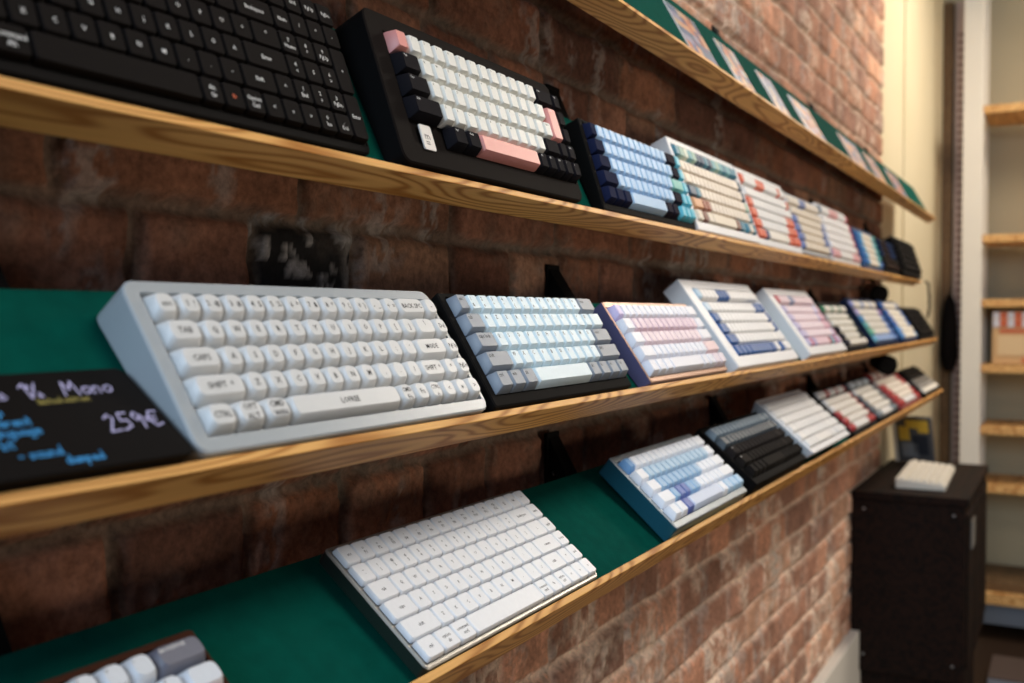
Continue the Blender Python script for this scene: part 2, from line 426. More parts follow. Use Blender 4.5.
def case_mesh(x0, x1, y0, y1, zt, hb, ix0, ix1, iy0, iy1, r, mside, mtop, mplate, thick=None, under=0.0):
    """rounded wedge case with a recessed key bed; zt(y) is the height of the bezel above the shelf"""
    mb = MB(); k = 5
    def ring(a, zf):
        pts = rrect(x0 + a, x1 - a, y0 + a, y1 - a, max(r - a, .0006), k); return [(x, y, zf(y)) for x, y in pts]
    e = .0012
    zb = (lambda y: .0005) if thick is None else (lambda y: max(.0005, zt(y) - thick))
    outer = [ring(e + under, zb), ring(under, lambda y: zb(y) + e), ring(0, lambda y: zt(y) - e)]
    mb.rings(outer, 0, True, False)
    top0 = ring(0, lambda y: zt(y) - e); top1 = ring(e, lambda y: zt(y))
    ir = [(x, y, zt(y)) for x, y in rrect(ix0, ix1, iy0, iy1, .0012, k)]
    ib = [(x, y, zt(y) - hb) for x, y in rrect(ix0, ix1, iy0, iy1, .0012, k)]
    mb.rings([top0, top1, ir], 1, False, False)
    mb.rings([ir, ib], 1, False, False, smooth=False)
    mb.add(ib, [list(range(len(ib)))], 2)
    return mb.mesh('case', [mside, mtop, mplate], 30)

BOARDS = []
def board(shelf, x, up, n, dl, rows, label, case, color, prof='cherry', fgap=0, k=1.0, bez=(.008, .008, .008, .010), hb=.004, rad=.003,
          legends=None, legcol=None, lsize=.0030, lpos='tl', legfn=None, yaw=0.0, right=False, group=None, under=0.0, name='mechanical_keyboard', thick=None):
    """x: left edge of the key field; up, n: its lower edge in the shelf plane; dl: key plane tilt relative to the shelf, degrees"""
    P0, th = shelf_frame(shelf)
    keys = keys_from(rows, fgap); wu = max(q[2] + q[4] for q in keys); hv = max(q[3] + q[5] for q in keys)
    if right: x = x - wu * U * k
    bl, brr, bt, bb = bez; bb = min(bb, up - .0008)
    root = empty(name, P0 + Vector((x - bl, 0, 0)), (th, 0, yaw))
    tag(root, label, 'keyboard', group or 'display keyboards on the sloping shelves')
    ky = min(k, 1.03); d = R(dl); Wk = wu * U * k; Dk = hv * U * ky
    zt = lambda y: n + (y - up) * math.tan(d) + hb
    mside, mtop, mplate = case
    me = case_mesh(0, Wk + bl + brr, up - bb, up + Dk * math.cos(d) + bt, zt, hb, bl - .0012, bl + Wk + .0012, up - .0012, up + Dk * math.cos(d) + .0012, rad, mside, mtop, mplate, thick=thick, under=under)
    link('case', me, root)
    if thick is not None:
        for fx in (.03, Wk + bl + brr - .06):
            for fy in (up + .004, up + Dk * math.cos(d) - .016):
                zz = zt(fy) - thick + .0008
                if zz > .002: MB().box(fx, fx + .03, fy, fy + .010, .0005, zz, bev=.0012).build('foot', plastic('1a1a1a', .6), root)
    for (r, c, u, v, w, hh) in keys:
        vb = hv - v - hh
        res = color(r, c, u, v, w, wu)
        cap = res; lab = None
        if isinstance(res, tuple): cap, lab = res
        leg = ''
        if legends is not None:
            L = legends.get(r if len(rows) > 5 else r + 1) if isinstance(legends, dict) else None
            if legfn: leg = legfn(r, c, u, w)
            elif L and c < len(L): leg = L[c]
        lc = legcol(r, c, u) if callable(legcol) else legcol
        m = keycap_mesh(prof, w, hh, cap, lc if leg else None, leg, lsize, k, lpos)
        if x + u * U * k + w * U * k < .16: continue
        o = link('keycap', m, root, (bl + u * U * k, up + vb * U * ky * math.cos(d), n + vb * U * ky * math.sin(d) + .0012), (d, 0, 0))
        if lab: o['label'] = lab
    return root
P = plastic
WHT = P('e6e4e2', .42); OFFW = P('dcd6cc', .5); BLK = P('17130f', .5); BLK2 = P('0f0c0b', .55); DKB = P('0f0b0a', .55)
CW = (P('e8e8ea', .4),) * 3; CB = (P('0c0a09', .5),) * 3

# ---------------- shelf 2 boards
LGW = P('d8d8d8', .6); LGO = P('d86030', .6); LGK = P('161313', .6)
full_leg = {0: ['Esc'] + ['F%d' % i for i in range(1, 13)] + ['Prt', 'Del', 'Home', 'End', 'PgUp', 'PgDn'],
            1: list('^1234567890?`') + ['Backspace', 'Num', '/', '*', '-'],
            2: ['Tab'] + list('QWERTZUIOPU+') + ['<|', '7|Home', '8|^', '9|PgUp', '+'],
            3: ['Caps'] + list('ASDFGHJKLOA') + ['Enter', '4|<', '5', '6|>'],
            4: ['Shift'] + list('YXCVBNM,.-') + ['Shift', '^', '1|End', '2|v', '3|PgDn', 'Enter'],
            5: ['Ctrl', 'Option', 'Command|Alt', '', 'Alt|Gr', 'fn', 'Option|Ctrl', '<', 'v', '>', '0|Ins', '.|Del']}
board(2, .6503, .018, .005, 4.8, L96, 'full-size black low keyboard with number pad, at the left end of the second shelf', CB,
      lambda r, c, u, v, w, wu: DKB, 'low', legends=full_leg, legcol=lambda r, c, u: LGO if (r == 5 and c == 5) else LGW, lsize=.0046, lpos='c', right=True, bez=(.004, .004, .004, .008), hb=.0008, rad=.006)
pk = P('d78d86', .45)
def c_big(r, c, u, v, w, wu):
    if r == 0 and c == 0: return (pk, 'pink escape keycap')
    if r == 1 and c == 14: return (pk, 'tall pink enter keycap')
    if r == 4 and w > 5: return (pk, 'long pink spacebar')
    if (r == 0 and 1 <= c <= 12) or (r == 1 and 1 <= c <= 12) or (r == 2 and 1 <= c <= 12) or (r == 3 and 1 <= c <= 10): return P('dcdcd6', .5)
    return P('121015', .45)
dkcase = (P('080606', .5), P('0e0806', .5), P('0e0806', .5))
big = board(2, .6986, .021, .019, 6.3, LBIG, 'big black retro-style keyboard case with white keys and pink spacebar', dkcase, c_big, 'tall',
      bez=(.023, .006, .018, .020), hb=.002, rad=.010, legends=EN, legcol=lambda r, c, u: LGK if 1 <= c <= 12 and r < 4 else LGW, lsize=.0030)
bd = MB(); bd.rings([[(x, y, z) for x, y in rrect(0, .017, 0, .022, .002, 4)] for z in (0, .0012)], 0)
for s_, yy in (('m', .0125), ('=', .006)):
    vs, fs = text_geo(s_, .011, .02); bd.add([(x + .004, y * .8 + yy - .003, .00125) for x, y in vs], fs, 1)
bd.build('logo_badge', [P('cfc9c4', .4), P('6a6664', .5)], big, (.033, .015, .0208), (R(6.3), 0, 0))
nav = P('121a38', .4); navd = P('1c1826', .4); lb = P('a3c5e6', .5); cy = P('4fb4cc', .45)
def c_navy(r, c, u, v, w, wu):
    if u >= 15: return cy
    if r == 2 and c == 12: return P('6fb8b0', .5)
    if c == 0 or (r == 4 and c <= 2): return nav
    if (r == 0 and c == 13) or (r == 1 and c == 13) or (r == 3 and u + w > 12.3) : return navd if u < 14 else cy
    if r == 4 and u >= 10: return navd if u < 13 else cy
    return lb
board(2, 1.083, .010, .012, 7.5, L65B, 'black-cased keyboard with light blue keys, navy left column and cyan right column', CB, c_navy, 'cherry', bez=(.009, .007, .006, .012), hb=.003)
tl = [P('3c7f96', .5), P('6fa9b2', .5), P('9cbcae', .5), P('274a66', .5), P('cfd8c8', .5)]
def c_art(r, c, u, v, w, wu):
    rnd = random.Random(r * 31 + c)
    if r == 0: return tl[[0, 2, 4, 1, 2, 3, 3, 0, 3, 1, 2, 1, 0, 1, 0, 0][c % 16]]
    if u >= 14.9: return tl[rnd.choice([0, 1, 3, 2])]
    if r == 5: return rnd.choice([tl[0], tl[1], P('c8b09a', .5), P('7a4a3c', .5), P('e0d4c2', .5)]) if w < 3 else P('e0d4c2', .5)
    if c == 0: return [tl[1], P('e6d8c4', .5), P('e6d8c4', .5), tl[3], P('d09a72', .5), tl[0]][r]
    if r == 4 and c < 3: return P('9a5c48', .5)
    if r == 3 and c < 2: return tl[0]
    return P('e2d5c5', .5)
W75 = [LF] + L65B
board(2, 1.415, .016, .010, 4.6, W75, 'white-cased keyboard with cream keys and teal ocean artwork keys', CW, c_art, 'xda', fgap=.25, bez=(.010, .008, .010, .014), hb=.006)
og = P('d9694c', .5)
def c_org(r, c, u, v, w, wu):
    if r == 0: return og if c in (0, 5, 6, 7, 13) else WHT
    if c == 0 or (r == 5 and c <= 1): return og if r > 1 else WHT
    if u >= 14.9: return og if r != 2 else WHT
    if r == 3 and u > 12: return og
    if r == 4 and u > 12: return og
    if r == 5: return og if u > 10 else (P('2c3a6a', .5) if c == 2 else P('ece6dc', .5))
    return WHT
board(2, 1.735, .014, .009, 6, W75, 'white-cased keyboard with white keys bordered by coral orange keys', CW, c_org, 'xda', fgap=.25, k=.985, bez=(.010, .004, .010, .014), hb=.006)
pu = P('6f7fb0', .5); cr = P('dfd2c0', .5)
def c_cream(r, c, u, v, w, wu):
    if r == 0: return pu if c in (5, 6, 7) else P('e2d8ca', .5)
    if u + w > wu - 1.1 or c == 0: return pu if r > 1 else cr
    return cr
board(2, 2.062, .014, .008, 6.5, [[1] * 15] + L60, 'keyboard with beige keys and violet-blue edge keys, right of the coral one', (P('b0b4bc', .5),) * 3, c_cream, 'xda', fgap=.25, k=.95, bez=(.004, .004, .006, .008))
rd = P('c83a54', .5); lpk = P('e0a8a8', .5)
def c_wp(r, c, u, v, w, wu):
    if r == 0: return P('8a94a0', .5) if c == 0 else (lpk if 5 <= c <= 9 else (rd if c == 15 else WHT))
    if u >= 14.9: return rd if r < 4 else lpk
    if r == 5: return lpk if (c < 3 or u > 10) else WHT
    return P('ece8e6', .5)
board(2, 2.350, .012, .009, 6.5, W75, 'white keyboard with soft pink edge keys, left of the blue and teal one', CW, c_wp, 'xda', fgap=.25, k=1.03, bez=(.004, .004, .006, .008))
def c_bt(r, c, u, v, w, wu):
    q = u + w / 2
    if q < 2: return P('1464a8', .45)
    if q < 4: return P('4aa8d8', .45)
    if q > 13: return P('1d8a8a', .45) if r < 4 else P('1f5fb0', .45)
    if q > 11.5: return P('6cc0d0', .45)
    return P('e6dccc', .5)
board(2, 2.735, .012, .009, 6.5, L60, 'small keyboard with cream keys between deep blue and teal edges', (P('123a66', .5),) * 3, c_bt, 'xda', k=.96, bez=(.006, .006, .01, .01))
board(2, 3.030, .012, .012, 6.5, L60, 'small black keyboard with dark brown and navy keys near the shelf end', CB,
      lambda r, c, u, v, w, wu: P('2a1a12', .5) if (c > 1 and c < 8) else (P('14284a', .5) if r < 3 else P('c08a5a', .5) if (r == 4 and c == 4) else BLK), 'cherry', k=.90, bez=(.006, .006, .008, .01))
board(2, 3.325, .016, .022, 7, L65, 'all-black keyboard at the far right end of the second shelf', CB, lambda r, c, u, v, w, wu: BLK2, 'tall', k=1.3, bez=(.012, .012, .01, .014), rad=.008)

# ---------------- shelf 3 boards
FR = plastic('a2a8ac', .34, 0, .5, .01, .7); FRK = plastic('d0d0cf', .4, 0, .5, .01, .6); FRP = plastic('b8bfc4', .5, 0, .5, .01, .3)
fro_leg = {1: ['esc', '1  !', '2  @', '3  #', '4  $', '5  %', '6  ^', '7  &', '8  *', '9  (', '0  )', '-  _', '+  =', 'BACK SPC', '-'],
           2: ['TAB'] + list('QWERTYUIOP[]') + ['\\  |', 'Del'], 3: ['CAPS'] + list("ASDFGHJKL;'") + ['MODE', 'PgUp'],
           4: ['SHIFT  ^'] + list('ZXCVBNM,./') + ['SHIFT  ^', '^', 'PgDn'], 5: ['CTRL', 'OPT|ALT', 'CMD|WIN', 'LOFREE', 'CMD|Fn', 'Fn', 'CTRL|o', '<', 'v', '>']}
fr = board(3, .4334, .0116, .0145, 6.4, L65, 'frosted translucent white keyboard with round-edged keys beside the black price sign', (FR, FR, FRP),
      lambda r, c, u, v, w, wu: FRK, 'moa', legends=fro_leg, legcol=LGK, lsize=.0060, lpos='c', bez=(.012, .006, .010, .011), hb=.0045, rad=.010)
MB().box(.150, .235, .0002, .0025, .004, .010, bev=.0008).build('front_slot', BLK2, fr.children[0] if fr.children else fr)
AZ = {1: ['esc'] + [a + '|' + b for a, b in zip('1234567890)=', '&e"\'(-e_ca-+')] + ['back'], 2: ['tab'] + list('AZERTYUIOP^$') + [''], 3: ['caps lock'] + list('QSDFGHJKLM%') + ['enter'],
      4: ['shift'] + list('WXCVBN?.:!') + ['shift'], 5: ['ctrl', 'win', 'alt', '', 'alt', 'fn', 'm', 'ctrl']}
gy = P('7f8894', .45); ice = P('cfe0e8', .45)
def c_b(r, c, u, v, w, wu):
    if c == 0 or (r == 4 and c != 3) or (r in (0,) and c == 13) or (r in (2,) and c == 12) or (r == 3 and c == 11): return gy
    return ice
board(3, .7640, .0118, .0176, 8, L60, 'black-cased compact keyboard with ice blue letter keys and grey edge keys', CB, c_b, 'cherry', legends=AZ, legcol=LGK, lsize=.0054, bez=(.010, .006, .006, .0115), hb=.002)
whp = P('e0e2ec', .45); pkk = P('d8bfcc', .45); pkl = P('dfd3dd', .45)
def c_pink(r, c, u, v, w, wu):
    if r == 0: return P('c8bce4', .45) if c == 0 else whp
    if r == 1: return pkk if 1 <= c <= 12 else whp
    if r == 2: return P('e2cdd4', .45) if 1 <= c <= 11 else whp
    if r == 3: return P('e0c4c8', .45) if c == 11 else whp
    return pkl if c in (6, 7) else (pkk if u > 12 else whp)
board(3, 1.118, .0078, .0167, 5.5, L60, 'keyboard with white and pink keys in a purple case with a rose-gold top', (P('5e587c', .4, .2), P('b08c78', .35, .5), P('b08c78', .35, .5)), c_pink, 'cherry', bez=(.003, .007, .009, .011), hb=.002)
bl_ = P('1c5596', .5)
def c_b80(r, c, u, v, w, wu):
    if r == 0: return P('a8c8e0', .45) if c == 0 else (bl_ if c in (5, 6, 7) else WHT)
    if r == 1: return bl_ if u >= 12.9 else (P('c8d8e4', .5) if c == 0 else WHT)
    if r in (2, 3): return bl_ if (c == 0 or u >= 14.9) else WHT
    if r == 4: return bl_ if (c == 0 or u >= 15.9) else WHT
    return bl_ if (u < 10.1 or 11.5 < u < 13.5) else WHT
board(3, 1.490, .0195, .0156, 3.5, W75, 'white-cased keyboard with white keys, royal blue accents and wave spacebar', CW, c_b80, 'xda', fgap=.25, k=1.06, bez=(.034, .008, .016, .020), hb=.007)
def c_pp(r, c, u, v, w, wu):
    rnd = random.Random(r * 17 + c * 3)
    if r == 0: return P('c05a62', .5) if c == 0 else (P('8088a8', .5) if c in (5, 6) else P('e4cdd2', .5))
    if c == 0: return P('bfb4d4', .5)
    if r == 5: return [P('9ab8cc', .5), P('c87a94', .5), P('a8a0c8', .5), P('e0c0cc', .5), P('a04a5a', .5), P('54a8b8', .5)][c % 6]
    if u >= 12.5: return P('d8a8b8', .5) if rnd.random() < .5 else P('c8c0dc', .5)
    return P('ead6dc', .5)
board(3, 1.960, .0218, .0150, 3.5, W75, 'white-cased keyboard with pastel pink and lilac keys', CW, c_pp, 'xda', fgap=.25, k=.99, bez=(.034, .006, .016, .018), hb=.007)
gr = P('2e7a50', .5); sl = P('2a2830', .5); wm = P('e0dace', .5)
def c_gw(r, c, u, v, w, wu):
    if r == 0: return gr if c in (0, 5, 10) else wm
    if u + w >= wu - .3 and r < 5: return P('1e2a26', .5)
    if (c == 0 and r > 2) or (r == 5 and c < 2): return sl
    return wm
W60F = [[1] * 15] + L60
board(3, 2.305, .014, .012, 6, W60F, 'black-cased keyboard with ivory keys and a few green top keys', CB, c_gw, 'xda', fgap=.25, k=.88, bez=(.012, .006, .010, .010))
def c_pb(r, c, u, v, w, wu):
    if c == 0: return [P('8a90c8', .5), P('b8a8d0', .5), P('4a90c0', .5), P('5aa8a8', .5), P('5aa890', .5), P('6ab4d0', .5)][r]
    if r == 0: return P('9aa8c8', .5) if c in (5, 6, 11) else OFFW
    if u + w > wu - 2: return P('3a70b8', .5) if r > 1 else P('8a6ab0', .5)
    if r == 5: return P('8aa8d8', .5)
    return OFFW
board(3, 2.675, .014, .012, 6, W60F, 'keyboard with ivory keys edged in blue, teal and violet', (P('16203a', .5),) * 3, c_pb, 'xda', fgap=.25, k=1.25, bez=(.008, .006, .010, .010))
def c_bw(r, c, u, v, w, wu):
    if c <= 1 or u > 12.5: return P('1f62b0', .5) if r < 4 else P('4a90d0', .5)
    return P('e8e0d2', .5)
board(3, 3.125, .014, .012, 6, W60F, 'keyboard with cream keys between bright blue edges, left of the black one', (P('14284a', .5),) * 3, c_bw, 'xda', fgap=.25, k=1.08, bez=(.006, .006, .010, .010))
board(3, 3.475, .014, .014, 7, L65, 'all-black keyboard at the far right end of the third shelf', CB, lambda r, c, u, v, w, wu: BLK2, 'tall', k=1.22, bez=(.01, .01, .01, .012))

# ---------------- shelf 4 boards
sgy = P('686a78', .45); swh = P('d2d8e0', .45)
corner_leg = {1: ['esc', '2', '3', '4', '5', '6', '7', '8', '9', '0|.', '-|.', 'BACKSPACE'], 2: ['TAB'] + list('QWERTYUIOP') + ['']}
board(4, .463, .011, .018, 5, [[1] * 11 + [2], [1.5] + [1] * 10 + [1.5], [1.75] + [1] * 9 + [2.25], [1.25] * 3 + [6.25] + [1.5] * 2], 'walnut-brown cased keyboard with white keys and a grey backspace, bottom left corner', (P('4a2818', .5), P('3c2014', .5), P('1c1414', .5)),
      lambda r, c, u, v, w, wu: (sgy if (r == 0 and c == 11) else (P('d0603a', .5) if (r >= 2 and u > 9) else swh)), 'moa', legends=corner_leg, legcol=lambda r, c, u: LGW if c == 11 else LGK, lsize=.0036, right=True, bez=(.005, .005, .006, .008), hb=.003)
k3leg = dict(EN); k3leg[0] = ['esc', 'o|F1', 'o|F2', '[]|F3', '::|F4', '-|F5', '+|F6', '<<|F7', '>|F8', '>>|F9', 'x|F10', '<)|F11', '<))|F12', '[]', 'del', '*']
k3leg[1] = ['~|`', '!|1', '@|2', '#|3', '$|4', '%|5', '^|6', '&|7', '*|8', '(|9', ')|0', '_|-', '+|=', 'backspace', 'pgup']
k3leg[2] = ['tab'] + list('QWERTYUIOP[]\\') + ['pgdn']; k3leg[3] = ['caps'] + list("ASDFGHJKL;'") + ['return', 'home']
k3leg[4] = ['shift'] + list('ZXCVBNM,./') + ['shift', '^', 'end']; k3leg[5] = ['ctrl', 'option|alt', 'command|cmd', '', 'command|cmd', 'fn', 'option|ctrl', '<', 'v', '>']
board(4, .6356, .0048, .0152, 2.7, [LF] + L65[:4] + [[1.25] * 3 + [6.25] + [1] * 6], 'slim white low-profile keyboard lying on the green felt of the lowest shelf', (P('5c625e', .3, .9), P('a8a49c', .35, .6), P('8e8a84', .45, .4)),
      lambda r, c, u, v, w, wu: P('e2e3e6', .42), 'low', legends=k3leg, legcol=LGK, lsize=.0042, lpos='c', bez=(.0042, .0005, .0042, .0042), hb=.0012, rad=.005, thick=.0125)
cloud = P('e6eaf2', .5); sky = [P('bcd0e0', .5), P('a8c6de', .5), P('94b8d8', .5), P('88b0d4', .5)]
def c_teal(r, c, u, v, w, wu):
    if r == 0: return P('6a9cd0', .5) if c == 0 else cloud
    if c == 0: return cloud
    if r == 4: return [cloud, cloud, P('4a5fa8', .5), P('c8d4ea', .5), cloud, P('b0cce6', .5), P('a0c4e2', .5), P('a0c4e2', .5)][c]
    if u + w > 14.9: return cloud
    if r == 3: return P('5a70b0', .5) if c in (2, 3) else (cloud if 5 < c < 11 else sky[3])
    if r == 2 and 9 <= c <= 11: return cloud
    return sky[r]
board(4, 1.158, .0100, .0270, 4.8, L60, 'teal metal keyboard with sky blue keys and white cloud artwork', (P('2a6a80', .35, .6), P('8a9298', .4, .5), P('8a9298', .4, .5)), c_teal, 'cherry', bez=(.007, .004, .011, .012), hb=.002, thick=.024)
gd = [P('6a7c8a', .5), P('3a4650', .5), P('201c1c', .5), P('1a1614', .5), P('14110f', .5)]
gl = {1: [''] * 20, 3: ['caps'] + [''] * 20, 4: ['shift'] + [''] * 20}
board(4, 1.492, .0120, .0320, 3.6, L65, 'dark keyboard with keys fading from slate grey to black', CB, lambda r, c, u, v, w, wu: gd[r], 'tall', legends=gl, legcol=LGW, lsize=.0034, bez=(.008, .006, .010, .014), hb=.002)
board(4, 1.850, .0120, .0330, 3.0, [[1] * 17] + [r + [1] for r in L65B], 'thick all-white keyboard with stepped case between the dark and red-edged ones', CW, lambda r, c, u, v, w, wu: WHT, 'xda', fgap=.0, bez=(.006, .004, .010, .014), hb=.005, k=1.0, under=.012)
RD = P('a8141c', .45)
def c_red(r, c, u, v, w, wu):
    if r == 0: return RD if c in (4, 5, 10, 15) else WHT
    if u >= 14.9: return RD
    if c == 0: return RD if r > 2 else WHT
    if r == 5: return RD if (c == 1) else (WHT if u < 11 else RD)
    return P('e4ddd4', .5)
board(4, 2.320, .012, .012, 6, W75, 'white keyboard edged with bright red keys, right of the all-white one', CB, c_red, 'xda', fgap=.25, k=.97, bez=(.006, .006, .008, .010))
GR = P('5c646c', .5)
def c_gr(r, c, u, v, w, wu):
    if r == 0: return P('d0d8e0', .45) if c % 5 else GR
    if u >= 14.9 or u + w > 14.2 and r > 0: return GR
    if c == 0: return GR if r > 1 else WHT
    if r == 5: return P('7c8890', .5) if u < 3.5 or u > 10 else WHT
    return P('e2dcd2', .5)
board(4, 2.672, .012, .010, 6, W75, 'white keyboard with slate grey edge keys between the two red-edged ones', CB, c_gr, 'xda', fgap=.25, k=.98, bez=(.006, .006, .008, .010))
def c_r2(r, c, u, v, w, wu):
    if r == 0: return RD if c in (0, 4, 9, 12) else P('e4d8d4', .5)
    if c <= 1 and r > 1: return RD
    if u >= 13: return RD if r in (1, 2, 4, 5) else P('e6c8c4', .5)
    if r == 5: return RD if c < 3 else WHT
    return P('e8ddd0', .5)
board(4, 3.020, .012, .012, 5, W75, 'red-edged white keyboard farthest right on the lowest shelf', (P('7a1014', .5),) * 3, c_r2, 'xda', fgap=.25, k=1.32, bez=(.006, .006, .008, .010))
board(4, 3.545, .012, .012, 5, L65, 'black and grey keyboard with a white front row at the lowest shelf end', CB, lambda r, c, u, v, w, wu: [BLK, BLK, P('6a6660', .5), P('8a8680', .5), P('e6e0d4', .5)][r], 'xda', k=1.18, bez=(.006, .006, .010, .012))

# ------------------------------------------------------------------ chalk price sign (black wedge block)
P0, th = shelf_frame(3)
sign = empty('price_sign', P0 + Vector((.417, 0, 0)), (th, 0, 0))
tag(sign, 'black price sign with hand-written white and blue lettering, left of the frosted keyboard', 'sign')
lw = .230; zf, zb_, yf, yb = .0215, .0050, .0008, .0725
mb = MB()
def srow(a, zo, e):
    return [(x, y, zo if zo < .002 else (zf + (zb_ - zf) * (y - yf) / (yb - yf)) - e) for x, y in rrect(-lw + a, -a, yf + a, yb - a, .006, 5)]
mb.rings([srow(.0008, .0004, 0), srow(0, .0014, 0), srow(0, 1, .0010), srow(.0010, 1, 0)])
mb.build('sign_block', plastic('100d0c', .3, 0, .5), sign)
SF = {'o': [[(.5, .5), (.2, .45), (.1, .2), (.3, 0), (.55, .1), (.6, .35), (.45, .5)]], 'f': [[(.6, .85), (.4, 1), (.3, .8), (.3, -.1)], [(.1, .45), (.55, .45)]],
      'r': [[(.1, .5), (.15, 0)], [(.13, .3), (.35, .5), (.55, .45)]], 'e': [[(.1, .25), (.55, .3), (.45, .5), (.2, .45), (.1, .2), (.3, 0), (.6, .1)]],
      '1': [[(.1, .75), (.4, 1), (.4, 0)]], '%': [[(.2, .9), (.1, .7), (.3, .7), (.2, .9)], [(.7, 1), (.1, 0)], [(.6, .3), (.5, .05), (.7, .05), (.6, .3)]],
      'M': [[(.05, 0), (.2, 1), (.45, .4), (.75, 1), (.9, 0)]], 'n': [[(.1, .5), (.1, 0)], [(.1, .35), (.35, .5), (.5, .35), (.5, 0)]],
      'l': [[(.3, 1), (.2, .1), (.4, 0)]], 'i': [[(.2, .5), (.22, 0)], [(.2, .7), (.21, .75)]], 'm': [[(.05, .5), (.05, 0)], [(.05, .35), (.25, .5), (.3, 0)], [(.3, .35), (.5, .5), (.58, 0)]],
      't': [[(.3, .9), (.28, .1), (.45, 0)], [(.05, .55), (.5, .55)]], 'd': [[(.5, .4), (.2, .45), (.1, .15), (.3, 0), (.5, .2), (.55, 1), (.55, 0)]],
      '2': [[(.1, .8), (.35, 1), (.55, .75), (.1, 0), (.65, .05)]], '5': [[(.6, 1), (.2, 1), (.15, .55), (.5, .55), (.55, .2), (.1, 0)]],
      '9': [[(.55, .7), (.3, 1), (.1, .75), (.3, .5), (.55, .75), (.5, 0)]], 'E': [[(.8, .9), (.4, .95), (.15, .5), (.4, .05), (.8, .15)], [(0, .6), (.6, .6)], [(0, .4), (.55, .4)]],
      'h': [[(.15, 1), (.1, 0)], [(.12, .35), (.35, .5), (.5, 0)]], 's': [[(.5, .45), (.2, .45), (.15, .3), (.45, .2), (.4, .02), (.1, .02)]], 'w': [[(.05, .5), (.15, 0), (.3, .35), (.45, 0), (.6, .5)]],
      'a': [[(.5, .45), (.2, .45), (.1, .15), (.3, 0), (.5, .2), (.52, .45), (.58, 0)]], 'p': [[(.1, .5), (.08, -.4)], [(.1, .45), (.45, .45), (.5, .15), (.1, .02)]],
      'k': [[(.1, 1), (.1, 0)], [(.5, .5), (.12, .25), (.5, 0)]], 'u': [[(.1, .5), (.15, 0), (.5, .1), (.5, .5), (.55, 0)]], 'g': [[(.5, .45), (.15, .4), (.15, .05), (.5, .1), (.5, .5), (.45, -.35), (.1, -.3)]],
      '-': [[(.1, .3), (.5, .3)]], 'b': [[(.1, 1), (.1, 0), (.45, .05), (.5, .4), (.1, .45)]], 'y': [[(.1, .5), (.3, .1)], [(.55, .5), (.15, -.35)]], 'c': [[(.5, .45), (.2, .45), (.1, .2), (.3, 0), (.55, .08)]]}
def write(text, x, y, size, wd, mat, name, pitch=.68, slant=.0):
    mb = MB(); cx = x; rnd = random.Random(len(text))
    for ch in text:
        for st in SF.get(ch, []):
            pts = [(cx + (px + slant * py) * size, y + py * size + rnd.uniform(-.02, .02) * size) for px, py in st]
            for (a, b_) in zip(pts[:-1], pts[1:]):
                dx, dy = b_[0] - a[0], b_[1] - a[1]; l = math.hypot(dx, dy) or 1; nx, ny = -dy / l * wd / 2, dx / l * wd / 2; ex, ey = dx / l * wd * .4, dy / l * wd * .4
                q = [(a[0] - ex + nx, a[1] - ey + ny), (a[0] - ex - nx, a[1] - ey - ny), (b_[0] + ex - nx, b_[1] + ey - ny), (b_[0] + ex + nx, b_[1] + ey + ny)]
                zz = lambda yy: zf + (zb_ - zf) * (yy - yf) / (yb - yf) + .00015
                mb.add([(px, py, zz(py)) for px, py in q], [[0, 1, 2, 3]])
        cx += size * (.35 if ch in ' il1' else (1.05 if ch in 'M' else pitch))
    return mb.build(name, mat, sign)
cw = P('b9b4dc', .8); cbm = P('3f9fe0', .8); cym = P('a89a50', .8)
write('ofree', -.117, .0530, .0100, .0009, cw, 'white_lettering'); write('1%', -.0745, .0530, .0105, .0010, cw, 'white_lettering'); write('Mono', -.0510, .0530, .0105, .0010, cw, 'white_lettering', .66, .12)
write('limited edition', -.0700, .0480, .0040, .0005, cym, 'yellow_lettering', .66)
write('259E', -.0430, .0235, .0125, .0011, cw, 'price_lettering', .72, .12)
for t_, xx, yy in (('hot-swap', -.122, .0420), ('transparent', -.122, .0345), ('language', -.108, .0280), ('- bt', -.112, .0200), ('- sound', -.102, .0125), ('damped', -.080, .0060)):
    write(t_, xx, yy, .0060, .0007, cbm, 'blue_lettering', .62, .1)

# ------------------------------------------------------------------ picture cards on the top shelf
P0, th = shelf_frame(1)
cards = [(1.385, 1.517, 'first'), (1.614, 1.722, 'second'), (1.858, 1.965, 'third'), (2.092, 2.277, 'fourth'), (2.582, 2.81, 'fifth'), (2.922, 3.097, 'sixth'), (3.292, 3.512, 'seventh')]
cp = ['b0643c', 'c08a60', '525c80', '90452c', '86829a', '5c4668', 'b09878', '3c5670']
for i, (a, b_, nm) in enumerate(cards):
    o = empty('picture_card', P0 + Vector((a, 0, 0)), (th, 0, 0))
    tag(o, '%s printed picture card from the left, flat on the green felt of the top shelf' % nm, 'card', 'printed cards on the top shelf')
    w_ = b_ - a; mb = MB(); mb.box(0, w_, .002, .108, .0006, .0022)
    mb.build('card_sheet', P('e6e0da', .5), o)
    mb = MB(); rnd = random.Random(i); nx, ny = 6, 8
    for p_ in range(nx):
        for q_ in range(ny):
            c_ = rnd.randrange(len(cp) if i < 3 else 5)
            x0 = .001 + (w_ - .002) * p_ / nx; x1 = .001 + (w_ - .002) * (p_ + 1) / nx; y0 = .003 + .104 * q_ / ny; y1 = .003 + .104 * (q_ + 1) / ny
            mb.add([(x0, y0, .0023), (x1, y0, .0023), (x1, y1, .0023), (x0, y1, .0023)], [[0, 1, 2, 3]], c_)
    mb.build('printed_picture', [P(c, .45) for c in cp], o)

